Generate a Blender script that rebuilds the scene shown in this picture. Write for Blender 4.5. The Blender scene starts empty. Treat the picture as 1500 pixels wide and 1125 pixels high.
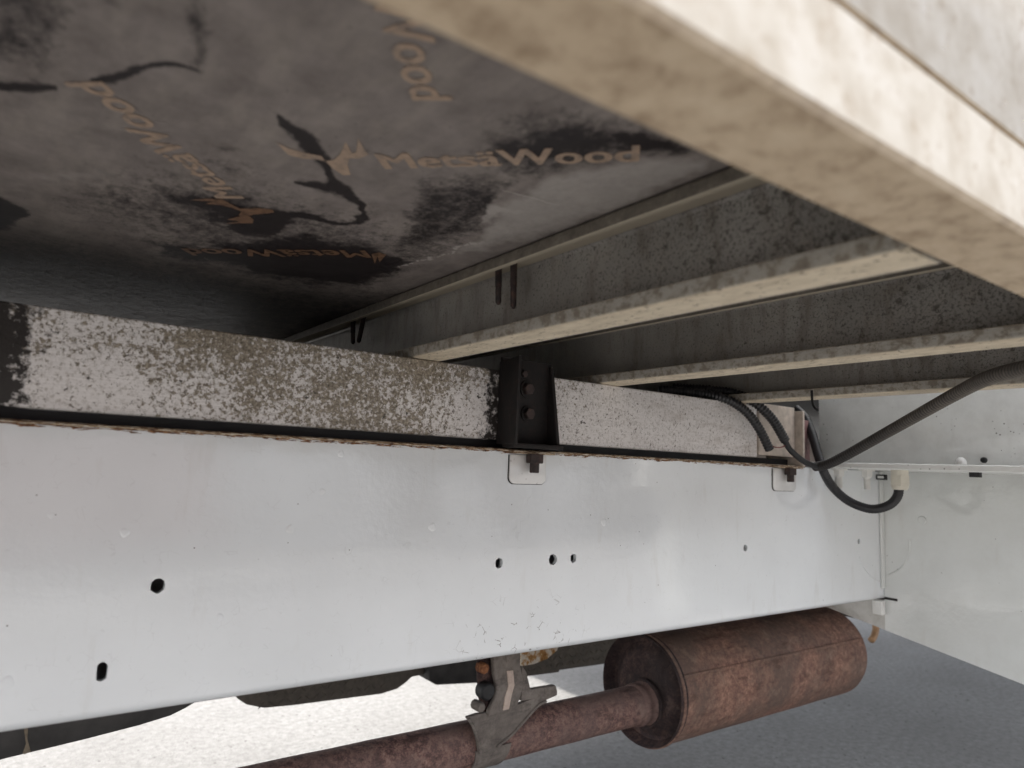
import bpy, bmesh, math, random
import numpy as np
from mathutils import Vector, Matrix, noise as mnoise

scene = bpy.context.scene
R_ = math.radians

# ------------------------------------------------------------------ camera, sky, sun, exposure
# World axes: X runs along the lorry's chassis rail, Y runs inwards under the lorry, Z is up.
CAM_H = 0.70                                     # lens height above the ground
PX, PY = 750.0, 562.5
VX, VY = (2175.0, 742.0), (0.0, 655.0)           # vanishing points of X and Y in the photograph
FPX = math.sqrt(-((VX[0]-PX)*(VY[0]-PX) + (VX[1]-PY)*(VY[1]-PY)))
def _d(v): return Vector((v[0]-PX, -(v[1]-PY), -FPX)).normalized()
ax, ay = _d(VX), _d(VY)
az = ax.cross(ay)
ROT = Matrix((ax, ay, az))                       # camera space -> world
CAM = Vector((0, 0, CAM_H))
cam = bpy.data.cameras.new('camera')
camo = bpy.data.objects.new('camera', cam)
scene.collection.objects.link(camo)
camo.matrix_world = Matrix.Translation(CAM) @ ROT.to_4x4()
cam.sensor_width = 36.0
cam.lens = 36.0*FPX/1500.0
cam.clip_start = 0.01
cam.clip_end = 500
cam.dof.use_dof = True
cam.dof.focus_distance = 0.78
cam.dof.aperture_fstop = 6.6
scene.camera = camo

SUN_EL, SUN_AZ = 56.0, 194.0                     # azimuth: direction the sun stands in, from +X towards +Y
w = bpy.data.worlds.new('World'); scene.world = w; w.use_nodes = True
wn = w.node_tree
bg = wn.nodes['Background']
sky = wn.nodes.new('ShaderNodeTexSky'); sky.sky_type = 'NISHITA'; sky.sun_disc = False
sky.sun_elevation = R_(SUN_EL); sky.sun_rotation = R_(90-SUN_AZ)
sky.air_density = 1.0; sky.dust_density = 3.0; sky.ozone_density = 1.0
hs = wn.nodes.new('ShaderNodeHueSaturation'); hs.inputs['Saturation'].default_value = .30   # hazy, near-white sky
wn.links.new(sky.outputs[0], hs.inputs['Color']); wn.links.new(hs.outputs[0], bg.inputs[0]); bg.inputs[1].default_value = 0.15
sl = bpy.data.lights.new('sun', 'SUN'); sl.energy = 2.35; sl.angle = R_(1.2); sl.color = (1, .96, .90)
so = bpy.data.objects.new('sun', sl); scene.collection.objects.link(so)
sd = Vector((math.cos(R_(SUN_EL))*math.cos(R_(SUN_AZ)), math.cos(R_(SUN_EL))*math.sin(R_(SUN_AZ)), math.sin(R_(SUN_EL))))
so.rotation_euler = sd.to_track_quat('Z', 'Y').to_euler(); so.location = (0, 0, 6)
vs = scene.view_settings
vs.view_transform = 'Standard'; vs.look = 'None'; vs.gamma = 1; vs.use_curve_mapping = False
vs.exposure = 1.60
scene.render.engine = 'CYCLES'
scene.cycles.max_bounces = 10
scene.cycles.diffuse_bounces = 6

# ------------------------------------------------------------------ helpers
rnd = random.Random(7)
def ray(x, y): return ROT @ Vector((x-PX, -(y-PY), -FPX))
def onX(x, y, v): r = ray(x, y); return CAM + r*(v/r.x)
def onY(x, y, v): r = ray(x, y); return CAM + r*(v/r.y)
def onZ(x, y, v): r = ray(x, y); return CAM + r*((v-CAM_H)/r.z)
H = CAM_H                                        # heights below are written relative to the lens: H + ...

def link(name, me, mat, parent=None, smooth=False, origin=None):
    co = np.empty(len(me.vertices)*3, dtype=np.float64); me.vertices.foreach_get('co', co); co = co.reshape(-1, 3)
    c = (co.min(0)+co.max(0))/2
    if origin == 'base': c[2] = co[:, 2].min()
    me.vertices.foreach_set('co', (co-c).ravel()); me.update()
    o = bpy.data.objects.new(name, me)
    scene.collection.objects.link(o)
    c = Vector(c)
    o.location = c
    if parent is not None:
        o.parent = parent
        p = parent; off = Vector((0, 0, 0))
        while p is not None: off += p.location; p = p.parent
        o.location = c-off
    if mat is not None and len(me.materials) == 0: me.materials.append(mat)
    if smooth:
        me.shade_smooth()
        me.set_sharp_from_angle(angle=R_(40))
    return o
def tag(o, label, cat, group=None, kind=None):
    if label: o['label'] = label
    if cat: o['category'] = cat
    if group: o['group'] = group
    if kind: o['kind'] = kind
    return o
def thing(name, loc, label, cat, group=None):
    o = bpy.data.objects.new(name, None); scene.collection.objects.link(o)
    o.location = loc; o.empty_display_size = .02
    return tag(o, label, cat, group)
def mesh(name, v, f):
    me = bpy.data.meshes.new(name); me.from_pydata([tuple(p) for p in v], [], f); me.update(); return me
def bm_mesh(name, bm):
    bmesh.ops.recalc_face_normals(bm, faces=bm.faces)
    me = bpy.data.meshes.new(name); bm.to_mesh(me); bm.free(); return me
def box(name, x0, x1, y0, y1, z0, z1, mat, parent=None, bev=0.0, seg=2, origin=None):
    bm = bmesh.new()
    bmesh.ops.create_cube(bm, size=1.0)
    for v in bm.verts:
        v.co = Vector((x0 if v.co.x < 0 else x1, y0 if v.co.y < 0 else y1, z0 if v.co.z < 0 else z1))
    if bev: bmesh.ops.bevel(bm, geom=bm.edges[:], offset=bev, segments=seg, affect='EDGES', profile=.5)
    return link(name, bm_mesh(name, bm), mat, parent, smooth=bool(bev), origin=origin)
def prism(name, pts, direction, mat, parent=None, bev=0.0, smooth=False, origin=None):
    """pts: 3-D polygon, extruded along the vector direction"""
    bm = bmesh.new()
    vs_ = [bm.verts.new(p) for p in pts]
    f = bm.faces.new(vs_)
    r = bmesh.ops.extrude_face_region(bm, geom=[f])
    bmesh.ops.translate(bm, verts=[g for g in r['geom'] if isinstance(g, bmesh.types.BMVert)], vec=Vector(direction))
    if bev: bmesh.ops.bevel(bm, geom=bm.edges[:], offset=bev, segments=2, affect='EDGES', profile=.5)
    return link(name, bm_mesh(name, bm), mat, parent, smooth=bool(bev) or smooth, origin=origin)
def frame_of(d):
    d = Vector(d).normalized()
    a = Vector((0, 0, 1)) if abs(d.z) < .9 else Vector((1, 0, 0))
    u = d.cross(a).normalized(); return u, d.cross(u).normalized()
def cyl(name, p0, p1, prof, mat, parent=None, n=24, smooth=True, origin=None, open_start=False):
    """lathe along p0->p1; prof: list of (t in 0..1, radius)"""
    p0, p1 = Vector(p0), Vector(p1); d = p1-p0; u, v = frame_of(d)
    V, F = [], []
    for t, r in prof:
        c = p0+d*t
        for k in range(n):
            a = 2*math.pi*k/n
            V.append(c+u*(r*math.cos(a))+v*(r*math.sin(a)))
    m = len(prof)
    for i in range(m-1):
        for k in range(n):
            F.append((i*n+k, i*n+(k+1) % n, (i+1)*n+(k+1) % n, (i+1)*n+k))
    if not open_start: F.append(tuple(range(n-1, -1, -1)))
    F.append(tuple((m-1)*n+k for k in range(n)))
    return link(name, mesh(name, V, F), mat, parent, smooth=smooth, origin=origin)
def spline(P, step):
    P = [Vector(p) for p in P]
    Q = [2*P[0]-P[1]]+P+[2*P[-1]-P[-2]]
    dense = []
    for i in range(1, len(Q)-2):
        a, b, c, d = Q[i-1:i+3]
        for k in range(40):
            t = k/40
            dense.append(.5*((2*b)+(c-a)*t+(2*a-5*b+4*c-d)*t*t+(3*b-a-3*c+d)*t**3))
    dense.append(P[-1])
    L = [0]
    for a, b in zip(dense, dense[1:]): L.append(L[-1]+(b-a).length)
    n = max(2, int(L[-1]/step)); out = []; j = 0
    for k in range(n+1):
        s = L[-1]*k/n
        while j < len(L)-2 and L[j+1] < s: j += 1
        t = (s-L[j])/max(1e-9, L[j+1]-L[j]); out.append(dense[j].lerp(dense[j+1], min(1, t)))
    return out
def tube(name, P, radius, mat, parent=None, n=12, step=.004, corr=0.0, pitch=.0034, origin=None, slit=False):
    pts = spline(P, pitch/4 if corr else step)
    V, F = [], []; u = None
    for i, p in enumerate(pts):
        d = (pts[min(i+1, len(pts)-1)]-pts[max(i-1, 0)]).normalized()
        if u is None: u, _ = frame_of(d)
        u = (u-d*u.dot(d)).normalized(); v = d.cross(u)
        r = radius
        if corr: r = radius*(1-corr*(1 if i % 4 in (0,) else .75 if i % 4 == 1 else 0))
        for k in range(n):
            a = 2*math.pi*k/n
            V.append(p+u*(r*math.cos(a))+v*(r*math.sin(a)))
    m = len(pts)
    for i in range(m-1):
        for k in range(n): F.append((i*n+k, i*n+(k+1) % n, (i+1)*n+(k+1) % n, (i+1)*n+k))
    F.append(tuple(range(n-1, -1, -1))); F.append(tuple((m-1)*n+k for k in range(n)))
    me = mesh(name, V, F)
    if corr:
        at = me.attributes.new('crest', 'FLOAT', 'POINT')
        at.data.foreach_set('value', [0.0 if i % 4 == 0 else .35 if i % 4 == 1 else 1.0 for i in range(m) for k in range(n)])
    o = link(name, me, mat, parent, origin=origin); me.shade_smooth()
    return o

# ------------------------------------------------------------------ materials
class NT:
    def __init__(s, name):
        s.m = bpy.data.materials.new(name); s.m.use_nodes = True
        s.t = s.m.node_tree; s.b = s.t.nodes['Principled BSDF']
        g = s.t.nodes.new('ShaderNodeNewGeometry'); s.pos = g.outputs['Position']; s.nrm = g.outputs['Normal']
    def set(s, **k):
        for a, v in k.items():
            i = s.b.inputs[{'rough': 'Roughness', 'metal': 'Metallic', 'coat': 'Coat Weight', 'coatr': 'Coat Roughness',
                            'color': 'Base Color', 'spec': 'Specular IOR Level'}[a]]
            s.plug(i, v)
        return s
    def plug(s, i, v):
        if hasattr(v, 'is_output'): s.t.links.new(v, i)
        elif isinstance(v, (tuple, list)): i.default_value = tuple(v)+((1,) if len(v) == 3 and i.type == 'RGBA' else ())
        else: i.default_value = v
    def scale(s, sc, off=(0, 0, 0)):
        n = s.t.nodes.new('ShaderNodeMapping'); s.t.links.new(s.pos, n.inputs[0])
        n.inputs['Scale'].default_value = sc; n.inputs['Location'].default_value = off
        return n.outputs[0]
    def noise(s, sc, detail=4, rough=.55, vec=None, dist=0, off=(0, 0, 0)):
        n = s.t.nodes.new('ShaderNodeTexNoise')
        if isinstance(sc, tuple): vec = s.scale(sc, off); sc = 1.0
        elif vec is None: vec = s.scale((1, 1, 1), off)
        s.t.links.new(vec, n.inputs['Vector']); n.inputs['Scale'].default_value = sc
        n.inputs['Detail'].default_value = detail; n.inputs['Roughness'].default_value = rough
        n.inputs['Distortion'].default_value = dist
        return n.outputs[0]
    def voro(s, sc, rand=1, off=(0, 0, 0), out='Distance', feat='F1'):
        n = s.t.nodes.new('ShaderNodeTexVoronoi'); n.feature = feat
        vec = s.scale(sc if isinstance(sc, tuple) else (1, 1, 1), off)
        s.t.links.new(vec, n.inputs['Vector']); n.inputs['Scale'].default_value = 1 if isinstance(sc, tuple) else sc
        n.inputs['Randomness'].default_value = rand
        return n.outputs[out]
    def ramp(s, x, stops, interp='LINEAR'):
        n = s.t.nodes.new('ShaderNodeValToRGB'); n.color_ramp.interpolation = interp
        e = n.color_ramp.elements
        while len(e) < len(stops): e.new(.5)
        for k, (p, c) in enumerate(stops):
            e[k].position = p; e[k].color = (c, c, c, 1) if isinstance(c, (int, float)) else tuple(c)+(1,)
        s.plug(n.inputs[0], x); return n.outputs[0]
    def mix(s, f, a, b, mode='MIX'):
        n = s.t.nodes.new('ShaderNodeMix'); n.data_type = 'RGBA'; n.blend_type = mode
        s.plug(n.inputs[0], f); s.plug(n.inputs[6], a); s.plug(n.inputs[7], b); return n.outputs[2]
    def math(s, op, a, b=0.0, c=None, clamp=False):
        n = s.t.nodes.new('ShaderNodeMath'); n.operation = op; n.use_clamp = clamp
        s.plug(n.inputs[0], a); s.plug(n.inputs[1], b)
        if c is not None: s.plug(n.inputs[2], c)
        return n.outputs[0]
    def sep(s, v=None):
        n = s.t.nodes.new('ShaderNodeSeparateXYZ'); s.t.links.new(v or s.pos, n.inputs[0]); return n.outputs
    def maprange(s, x, a, b, c=0.0, d=1.0, smooth=True):
        n = s.t.nodes.new('ShaderNodeMapRange'); n.interpolation_type = 'SMOOTHSTEP' if smooth else 'LINEAR'
        s.plug(n.inputs[0], x)
        for k, v in enumerate((a, b, c, d)): n.inputs[k+1].default_value = v
        return n.outputs[0]
    def attr(s, name):
        n = s.t.nodes.new('ShaderNodeAttribute'); n.attribute_name = name; return n
    def bump(s, hgt, strength=.3, dist=.001, prev=None):
        n = s.t.nodes.new('ShaderNodeBump'); n.inputs['Strength'].default_value = strength
        n.inputs['Distance'].default_value = dist; s.plug(n.inputs['Height'], hgt)
        if prev is not None: s.t.links.new(prev, n.inputs['Normal'])
        s.t.links.new(n.outputs[0], s.b.inputs['Normal'])
        s.t.links.new(n.outputs[0], s.b.inputs['Coat Normal'])
        return n.outputs[0]

def m_white_paint(name, base=(.785, .815, .83), grime=.0, chips=False, peel=.14, dots=True):
    n = NT(name)
    col = n.mix(n.ramp(n.noise(9, 4), [(.35, 0), (.7, 1)]), base, tuple(c*.93 for c in base))
    sp = n.ramp(n.voro(75, off=(3, 1, 5)), [(.035, 1), (.055, 0)])
    rare = n.ramp(n.noise(16, 2, off=(7, 7, 7)), [(.53, 0), (.56, 1)])
    col = n.mix(n.math('MULTIPLY', sp, rare), col, (.10, .09, .08))
    sm = n.ramp(n.noise((38, 38, 9), 5, .6, off=(2, 0, 9)), [(.60, 0), (.78, .35)])
    col = n.mix(sm, col, (.55, .53, .49))
    if grime:
        g = n.ramp(n.noise(28, 6, .7, off=(1, 2, 3)), [(.42, 0), (.72, grime)])
        col = n.mix(g, col, (.33, .31, .27))
        d = n.ramp(n.voro(130, off=(9, 4, 1)), [(.10, 1), (.18, 0)])
        dm = n.ramp(n.noise(12, 3, off=(5, 5, 2)), [(.52, 0), (.62, .9)])
        if dots: col = n.mix(n.math('MULTIPLY', d, dm), col, (.12, .11, .09))
    if chips:
        z = n.sep()[2]
        edge = n.math('MULTIPLY', n.maprange(z, H+.0105, H+.0190), n.maprange(n.sep()[0], 1.0, .93))
        a = n.noise((55, 55, 420), 6, .75, off=(0, 0, 3))
        k = n.math('ADD', a, n.math('MULTIPLY', edge, .34))
        rs = n.ramp(k, [(.735, 0), (.765, 1)])
        rcol = n.ramp(n.noise(190, 4, off=(4, 4, 4)), [(.3, (.03, .016, .010)), (.5, (.16, .065, .022)), (.7, (.42, .23, .10))])
        col = n.mix(rs, col, rcol)
        ln = n.ramp(n.voro(115, feat='DISTANCE_TO_EDGE', off=(2, 2, 9)), [(.012, 1), (.030, 0)])
        brk = n.ramp(n.noise(70, 3, .6, off=(7, 1, 7)), [(.56, 0), (.60, 1)])
        xx = n.sep()[0]
        zone = n.math('ADD', n.math('MULTIPLY', n.math('MULTIPLY', n.maprange(xx, .36, .42), n.maprange(xx, .56, .50)), n.maprange(z, H-.13, H-.165)), .10)
        col = n.mix(n.math('MULTIPLY', n.math('MULTIPLY', ln, brk), zone), col, (.20, .19, .18))
        n.set(rough=n.mix(rs, (.30,)*3, (.85,)*3))
        n.set(coat=n.math('SUBTRACT', .8, n.math('MULTIPLY', rs, .8)))
    else:
        n.set(rough=.32, coat=.7)
    n.set(color=col, coatr=.035); n.b.inputs['Coat IOR'].default_value = 1.9
    p = n.bump(n.noise((5, 5, 9), 2, .5, off=(5, 3, 3)), .28, .010)
    p = n.bump(n.noise(150, 2, .5), peel, .0011, p)
    n.bump(n.noise(620, 2, .5, off=(2, 2, 2)), .06, .0006, p)
    return n.m
M = {}
M['rail'] = m_white_paint('rail_white_paint', chips=True)
M['panel'] = m_white_paint('panel_white_paint', base=(.70, .72, .70), grime=.10, peel=.2, dots=False)
M['upper'] = m_white_paint('upper_panel_paint', base=(.85, .86, .83), grime=.20, peel=.1)
M['tab'] = m_white_paint('tab_white_paint', base=(.74, .74, .73), grime=.15)

def m_edge_rust():
    n = NT('chipped_rust_edge')
    a = n.noise((90, 90, 900), 6, .8)
    col = n.ramp(a, [(.30, (.010, .007, .006)), (.42, (.045, .020, .012)), (.48, (.17, .085, .04)), (.53, (.42, .33, .21)), (.60, (.62, .59, .53))])
    n.set(color=col, rough=.8); n.bump(a, .6, .001); return n.m
M['edge_rust'] = m_edge_rust()

def m_dark_rust(name='dark_rust', lift=1.0):
    n = NT(name)
    a = n.noise(160, 5, .65)
    col = n.ramp(a, [(.3, tuple(lift*c for c in (.006, .005, .005))), (.55, tuple(lift*c for c in (.016, .010, .009))), (.75, tuple(lift*c for c in (.042, .020, .014)))])
    n.set(color=col, rough=.75); n.bump(a, .5, .0008); return n.m
M['dark_rust'] = m_dark_rust(lift=.5)
M['bolt_rust'] = m_dark_rust('bolt_rust', 2.6)

def m_galv():
    n = NT('lichen_galvanised_steel')
    X, Y, Z = n.sep()
    streak = n.noise((18, 18, 1500), 3, .6)
    base = n.ramp(streak, [(.3, (.62, .59, .575)), (.7, (.78, .75, .735))])
    base = n.mix(n.ramp(n.noise(330, 5, .75, off=(5, 9, 2)), [(.50, 0), (.66, .65)]), base, (.30, .265, .225))
    base = n.mix(n.ramp(n.noise(240, 4, .7, off=(5, 2, 7)), [(.60, 0), (.64, .85)]), base, (.15, .125, .10))
    big = n.noise(11, 3, .6, off=(.3, 0, .1))
    # lichen grows in a broad patch between the clamp plate and the bracket, thinner further along
    patch = n.math('ADD', n.math('MULTIPLY', n.maprange(X, .05, .17), n.maprange(X, .50, .27)), 0.0)
    lean = n.maprange(Z, H+.03, H+.10, 0, .06, smooth=False)
    far = n.maprange(X, .50, .66, 0, .13)
    lvl = n.math('SUBTRACT', n.math('ADD', n.math('ADD', n.math('MULTIPLY', patch, .098), n.math('MULTIPLY', n.math('SUBTRACT', big, .5), .35)), lean), far)
    fine = n.noise(330, 6, .75, off=(1, 1, 1))
    mid = n.noise(165, 6, .75, off=(6, 2, 1))
    f = n.math('ADD', n.math('ADD', n.math('MULTIPLY', fine, .65), n.math('MULTIPLY', mid, .5)), n.math('SUBTRACT', lvl, .065))
    lich = n.ramp(f, [(.60, 0), (.635, 1)])
    lcol = n.ramp(n.noise(420, 4, .7), [(.32, (.085, .070, .054)), (.52, (.25, .213, .165)), (.72, (.46, .41, .335))])
    col = n.mix(lich, base, lcol)
    dk = n.ramp(n.noise(150, 5, .6, off=(8, 8, 8)), [(.655, 0), (.69, 1)])
    col = n.mix(n.math('MULTIPLY', dk, n.maprange(X, .75, .5)), col, (.07, .062, .052))
    # tarry grime beside the clamp plate; beside the bracket its shadow is painted in
    grime_shade = n.noise(120, 5, .7, off=(2, 6, 4))
    near = n.math('MAXIMUM', n.math('MULTIPLY', n.maprange(X, .026, -.004), n.maprange(X, -.17, -.12)), n.math('MULTIPLY', n.maprange(X, .385, .43), n.maprange(X, .50, .47)))
    gm = n.ramp(n.math('ADD', grime_shade, n.math('MULTIPLY', near, .36)), [(.64, 0), (.78, 1)])
    col = n.mix(gm, col, (.022, .018, .016))
    stain = n.ramp(n.noise((20, 20, 60), 5, .65, off=(3, 3, 3)), [(.5, 0), (.75, .5)])
    col = n.mix(n.math('MULTIPLY', stain, n.maprange(X, .55, .75)), col, (.27, .21, .17))
    n.set(color=col, rough=.55, metal=0.0, spec=.4)
    n.bump(n.math('ADD', n.math('MULTIPLY', lich, .7), n.math('MULTIPLY', fine, .5)), .5, .0012)
    return n.m
M['galv'] = m_galv()

def m_member():
    n = NT('weathered_bearer_steel')
    X, Y, Z = n.sep()
    col = n.ramp(n.noise(14, 5, .6), [(.3, (.26, .246, .226)), (.7, (.38, .362, .335))])
    # dust and road dirt film settles in cloudy patches
    col = n.mix(n.ramp(n.noise(45, 6, .7, off=(4, 0, 0)), [(.48, 0), (.75, .5)]), col, (.36, .315, .265))
    den = n.maprange(Y, .60, .16, .055, .17)
    s1 = n.ramp(n.math('ADD', n.noise(150, 6, .7, off=(1, 2, 3)), den), [(.68, 0), (.74, 1)])
    s1 = n.math('MULTIPLY', s1, n.ramp(n.noise(80, 4, .7), [(.44, 0), (.54, 1)]))
    s2 = n.ramp(n.math('ADD', n.noise(420, 5, .65, off=(6, 0, 6)), n.math('MULTIPLY', den, .55)), [(.60, 0), (.70, .9)])
    sp = n.math('MAXIMUM', s1, s2)
    col = n.mix(n.math('MULTIPLY', sp, .82), col, (.060, .054, .048))
    col = n.mix(n.ramp(n.noise((60, 60, 18), 5, .65, off=(7, 7, 0)), [(.50, 0), (.70, .6)]), col, (.14, .115, .092))
    n.set(color=col, rough=.42, spec=.6, metal=.25)
    n.bump(n.math('ADD', n.math('MULTIPLY', sp, -.8), n.noise(500, 3)), .35, .0006)
    return n.m
M['member'] = m_member()
def m_flange():
    n = NT('dusty_lit_flange_steel')
    a = n.noise((110, 40, 110), 5, .65)
    col = n.ramp(a, [(.3, (.45, .38, .28)), (.55, (.60, .515, .39)), (.75, (.68, .595, .46))])
    sp = n.ramp(n.noise((420, 160, 420), 4, .6, off=(3, 3, 3)), [(.60, 0), (.66, 1)])
    col = n.mix(n.math('MULTIPLY', sp, .8), col, (.13, .10, .075))
    # upright edge stays grey-brown and blotched; only the underside carries painted bounce light
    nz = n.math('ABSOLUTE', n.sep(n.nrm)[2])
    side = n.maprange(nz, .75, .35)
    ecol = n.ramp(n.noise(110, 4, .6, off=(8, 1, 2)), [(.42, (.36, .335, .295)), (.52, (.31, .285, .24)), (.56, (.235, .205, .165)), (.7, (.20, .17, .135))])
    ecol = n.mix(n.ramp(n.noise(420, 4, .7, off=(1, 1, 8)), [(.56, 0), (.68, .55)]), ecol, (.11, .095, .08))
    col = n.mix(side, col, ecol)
    n.set(color=col, rough=.75); n.bump(n.math('SUBTRACT', a, sp), .6, .0012); return n.m
M['flange'] = m_flange()
def m_beam():
    n = NT('dusty_cream_side_rail')
    a = n.noise(55, 5, .6)
    col = n.ramp(a, [(.3, (.44, .39, .32)), (.55, (.56, .52, .455)), (.75, (.62, .59, .54))])
    col = n.mix(n.ramp(n.noise(170, 3, .6, off=(3, 1, 1)), [(.56, 0), (.72, .6)]), col, (.33, .25, .17))
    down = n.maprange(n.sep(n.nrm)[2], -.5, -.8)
    dirt = n.ramp(n.noise(80, 6, .7, off=(2, 2, 2)), [(.32, (.27, .195, .125)), (.50, (.46, .36, .25)), (.72, (.56, .46, .335))])  # underside dirt, with warm ground bounce mixed into the brown
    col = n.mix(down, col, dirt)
    n.set(color=col, rough=.7); n.bump(a, .2, .001); return n.m
M['beam'] = m_beam()
def m_topflange():
    n = NT('stained_top_flange')
    a = n.noise(120, 5, .7)
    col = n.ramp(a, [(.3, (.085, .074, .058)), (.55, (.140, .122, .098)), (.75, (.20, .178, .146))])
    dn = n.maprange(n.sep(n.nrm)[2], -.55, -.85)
    col = n.mix(dn, col, (.42, .37, .29))  # down-facing lip edge painted lighter, as if lit from the ground
    n.set(color=col, rough=.7); n.bump(a, .5, .001); return n.m
M['topfl'] = m_topflange()
def m_ply():
    n = NT('film_faced_plywood')
    at = n.attr('stain'); wet_shade = n.sep(at.outputs['Vector'])
    a = n.noise(35, 6, .7)
    dust = n.ramp(a, [(.3, (.140, .120, .111)), (.7, (.232, .203, .189))])
    dust = n.mix(n.ramp(n.noise((70, 22, 70), 5, .65, off=(2, 2, 0)), [(.45, 0), (.8, .55)]), dust, (.31, .275, .24))
    br = n.noise((150, 110, 150), 7, .78, off=(4, 1, 0))
    k = n.math('ADD', wet_shade[0], n.math('MULTIPLY', n.math('SUBTRACT', br, .5), 1.25))
    k = n.math('MULTIPLY', n.ramp(k, [(.30, 0), (.68, 1)]), n.maprange(wet_shade[0], .02, .12))
    col = n.mix(n.math('MULTIPLY', k, .96), dust, (.014, .011, .012))
    k2 = n.ramp(n.math('ADD', wet_shade[1], n.math('MULTIPLY', n.math('SUBTRACT', br, .5), .5)), [(.3, 0), (.7, .85)])
    col = n.mix(k2, col, (.37, .342, .318))  # pale sheen of the film put into the colour
    pits = n.ramp(n.voro(120, off=(2, 5, 7)), [(.05, 1), (.09, 0)])
    pits = n.math('MULTIPLY', pits, n.ramp(n.noise(22, 2, off=(9, 9, 1)), [(.5, 0), (.56, .7)]))
    col = n.mix(pits, col, (.03, .025, .025))
    n.set(color=col, rough=n.mix(k, (.72,)*3, (.5,)*3), spec=.22)
    n.bump(n.noise((500, 120, 500), 3), .12, .0006)
    return n.m
M['ply'] = m_ply()
def m_print():
    n = NT('faded_tan_print')
    a = n.noise(170, 5, .7)
    col = n.ramp(a, [(.36, (.20, .152, .122)), (.48, (.32, .232, .168)), (.7, (.38, .275, .20))])
    col = n.mix(n.ramp(n.noise(48, 5, .7, off=(3, 5, 1)), [(.52, 0), (.72, .55)]), col, (.165, .145, .132))
    n.set(color=col, rough=.6); return n.m
M['print'] = m_print()
def m_print_dark():
    n = NT('oil_darkened_print')
    col = n.ramp(n.noise(170, 5, .7), [(.36, (.065, .036, .022)), (.5, (.15, .082, .047)), (.7, (.20, .115, .068))])
    n.set(color=col, rough=.5); return n.m
M['print_dark'] = m_print_dark()
def m_rusty(name, cols, sc=70, bump=.6):
    n = NT(name)
    a = n.math('ADD', n.math('MULTIPLY', n.noise(sc, 6, .7), .6), n.math('MULTIPLY', n.noise(sc*4, 4, .7, off=(3, 3, 3)), .4))
    st = [(.33, cols[0]), (.46, cols[1]), (.54, cols[2]), (.66, cols[3])]
    col = n.ramp(a, st)
    col = n.mix(n.ramp(n.noise(9, 5, .65, off=(1, 8, 1)), [(.40, 0), (.62, .8)]), col, cols[4])
    col = n.mix(n.ramp(n.noise((16, 60, 60), 5, .7, off=(4, 3, 6)), [(.54, 0), (.70, .75)]), col, tuple(c*.45 for c in cols[1]))
    col = n.mix(n.ramp(n.noise(26, 6, .75, off=(9, 3, 1)), [(.56, 0), (.70, .55)]), col, tuple(.75*c+.04 for c in cols[3]))
    n.set(color=col, rough=.85, spec=.25); n.bump(a, bump, .002); return n.m
M['muffler'] = m_rusty('muffler_rust', [(.10, .060, .050), (.20, .112, .086), (.31, .175, .128), (.42, .28, .20), (.125, .092, .076)], sc=120)
M['pipe'] = m_rusty('pipe_rust', [(.035, .022, .022), (.125, .073, .066), (.25, .145, .12), (.38, .26, .21), (.18, .125, .11)], sc=110)
M['cap'] = m_rusty('end_cap_rust', [(.022, .017, .017), (.045, .030, .030), (.085, .052, .046), (.16, .095, .075), (.035, .028, .028)])
M['hanger'] = m_rusty('hanger_grey_steel', [(.10, .085, .075), (.155, .135, .12), (.20, .175, .155), (.24, .21, .18), (.15, .13, .115)], sc=50, bump=.2)
M['hang_lit'] = m_rusty('hanger_lit_strip', [(.40, .32, .27), (.50, .40, .34), (.55, .45, .38), (.58, .48, .41), (.5, .41, .35)], sc=50, bump=.1)  # light on the slot strip is put into this paler colour
M['rustbolt'] = m_rusty('orange_rust', [(.05, .022, .014), (.15, .06, .03), (.26, .11, .05), (.36, .19, .09), (.16, .07, .04)])
def m_rust_white():
    n = NT('rust_stained_white_paint')
    a = n.noise(60, 5, .65)
    col = n.ramp(a, [(.36, (.20, .08, .02)), (.48, (.42, .23, .07)), (.55, (.62, .56, .46)), (.7, (.68, .66, .62))])
    n.set(color=col, rough=.6); return n.m
M['rust_white'] = m_rust_white()
def m_plain(name, c, rough=.6, var=.25, sc=60, bump=.15, spec=.5):
    n = NT(name)
    a = n.noise(sc, 5, .6)
    col = n.ramp(a, [(.3, tuple(x*(1-var) for x in c)), (.7, tuple(min(1, x*(1+var)) for x in c))])
    n.set(color=col, rough=rough, spec=spec); n.bump(a, bump, .001); return n.m
M['black'] = m_plain('black_rubber', (.012, .012, .013), .6)
M['conduit'] = m_plain('black_conduit', (.016, .016, .018), .45, .3)
def m_dusty_conduit():
    n = NT('dusty_conduit')
    up = n.maprange(n.sep()[0], .98, .80)
    a = n.noise(120, 4, .6)
    col = n.mix(n.math('MULTIPLY', n.math('MULTIPLY', n.attr('crest').outputs['Fac'], n.math('ADD', .15, n.math('MULTIPLY', up, .85))), n.ramp(a, [(.3, .55), (.7, 1)])), (.012, .011, .012), (.155, .134, .112))
    n.set(color=col, rough=.6); return n.m
M['conduit_dusty'] = m_dusty_conduit()
M['gland'] = m_plain('cream_plastic', (.62, .59, .50), .45, .08)
M['white_plastic'] = m_plain('white_painted_bolt', (.74, .74, .71), .4, .08)
M['galv_plain'] = m_plain('dusty_galvanised', (.46, .40, .345), .6, .22, 90, .4)
M['red_tag'] = m_plain('dull_red_block', (.16, .085, .085), .5, .3, 120)
M['wire_red'] = m_plain('red_wire', (.14, .02, .018), .5, .2)
M['copper'] = m_plain('tan_rubber', (.42, .25, .13), .6, .2)
M['tread'] = m_plain('brown_guard_steel', (.115, .100, .082), .6, .25, 90)
M['plastic'] = m_plain('scuffed_black_plastic', (.030, .028, .027), .5, .5, 40, .3)
M['mud'] = m_plain('dried_mud', (.20, .165, .12), .9, .35, 200, .6)
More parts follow.
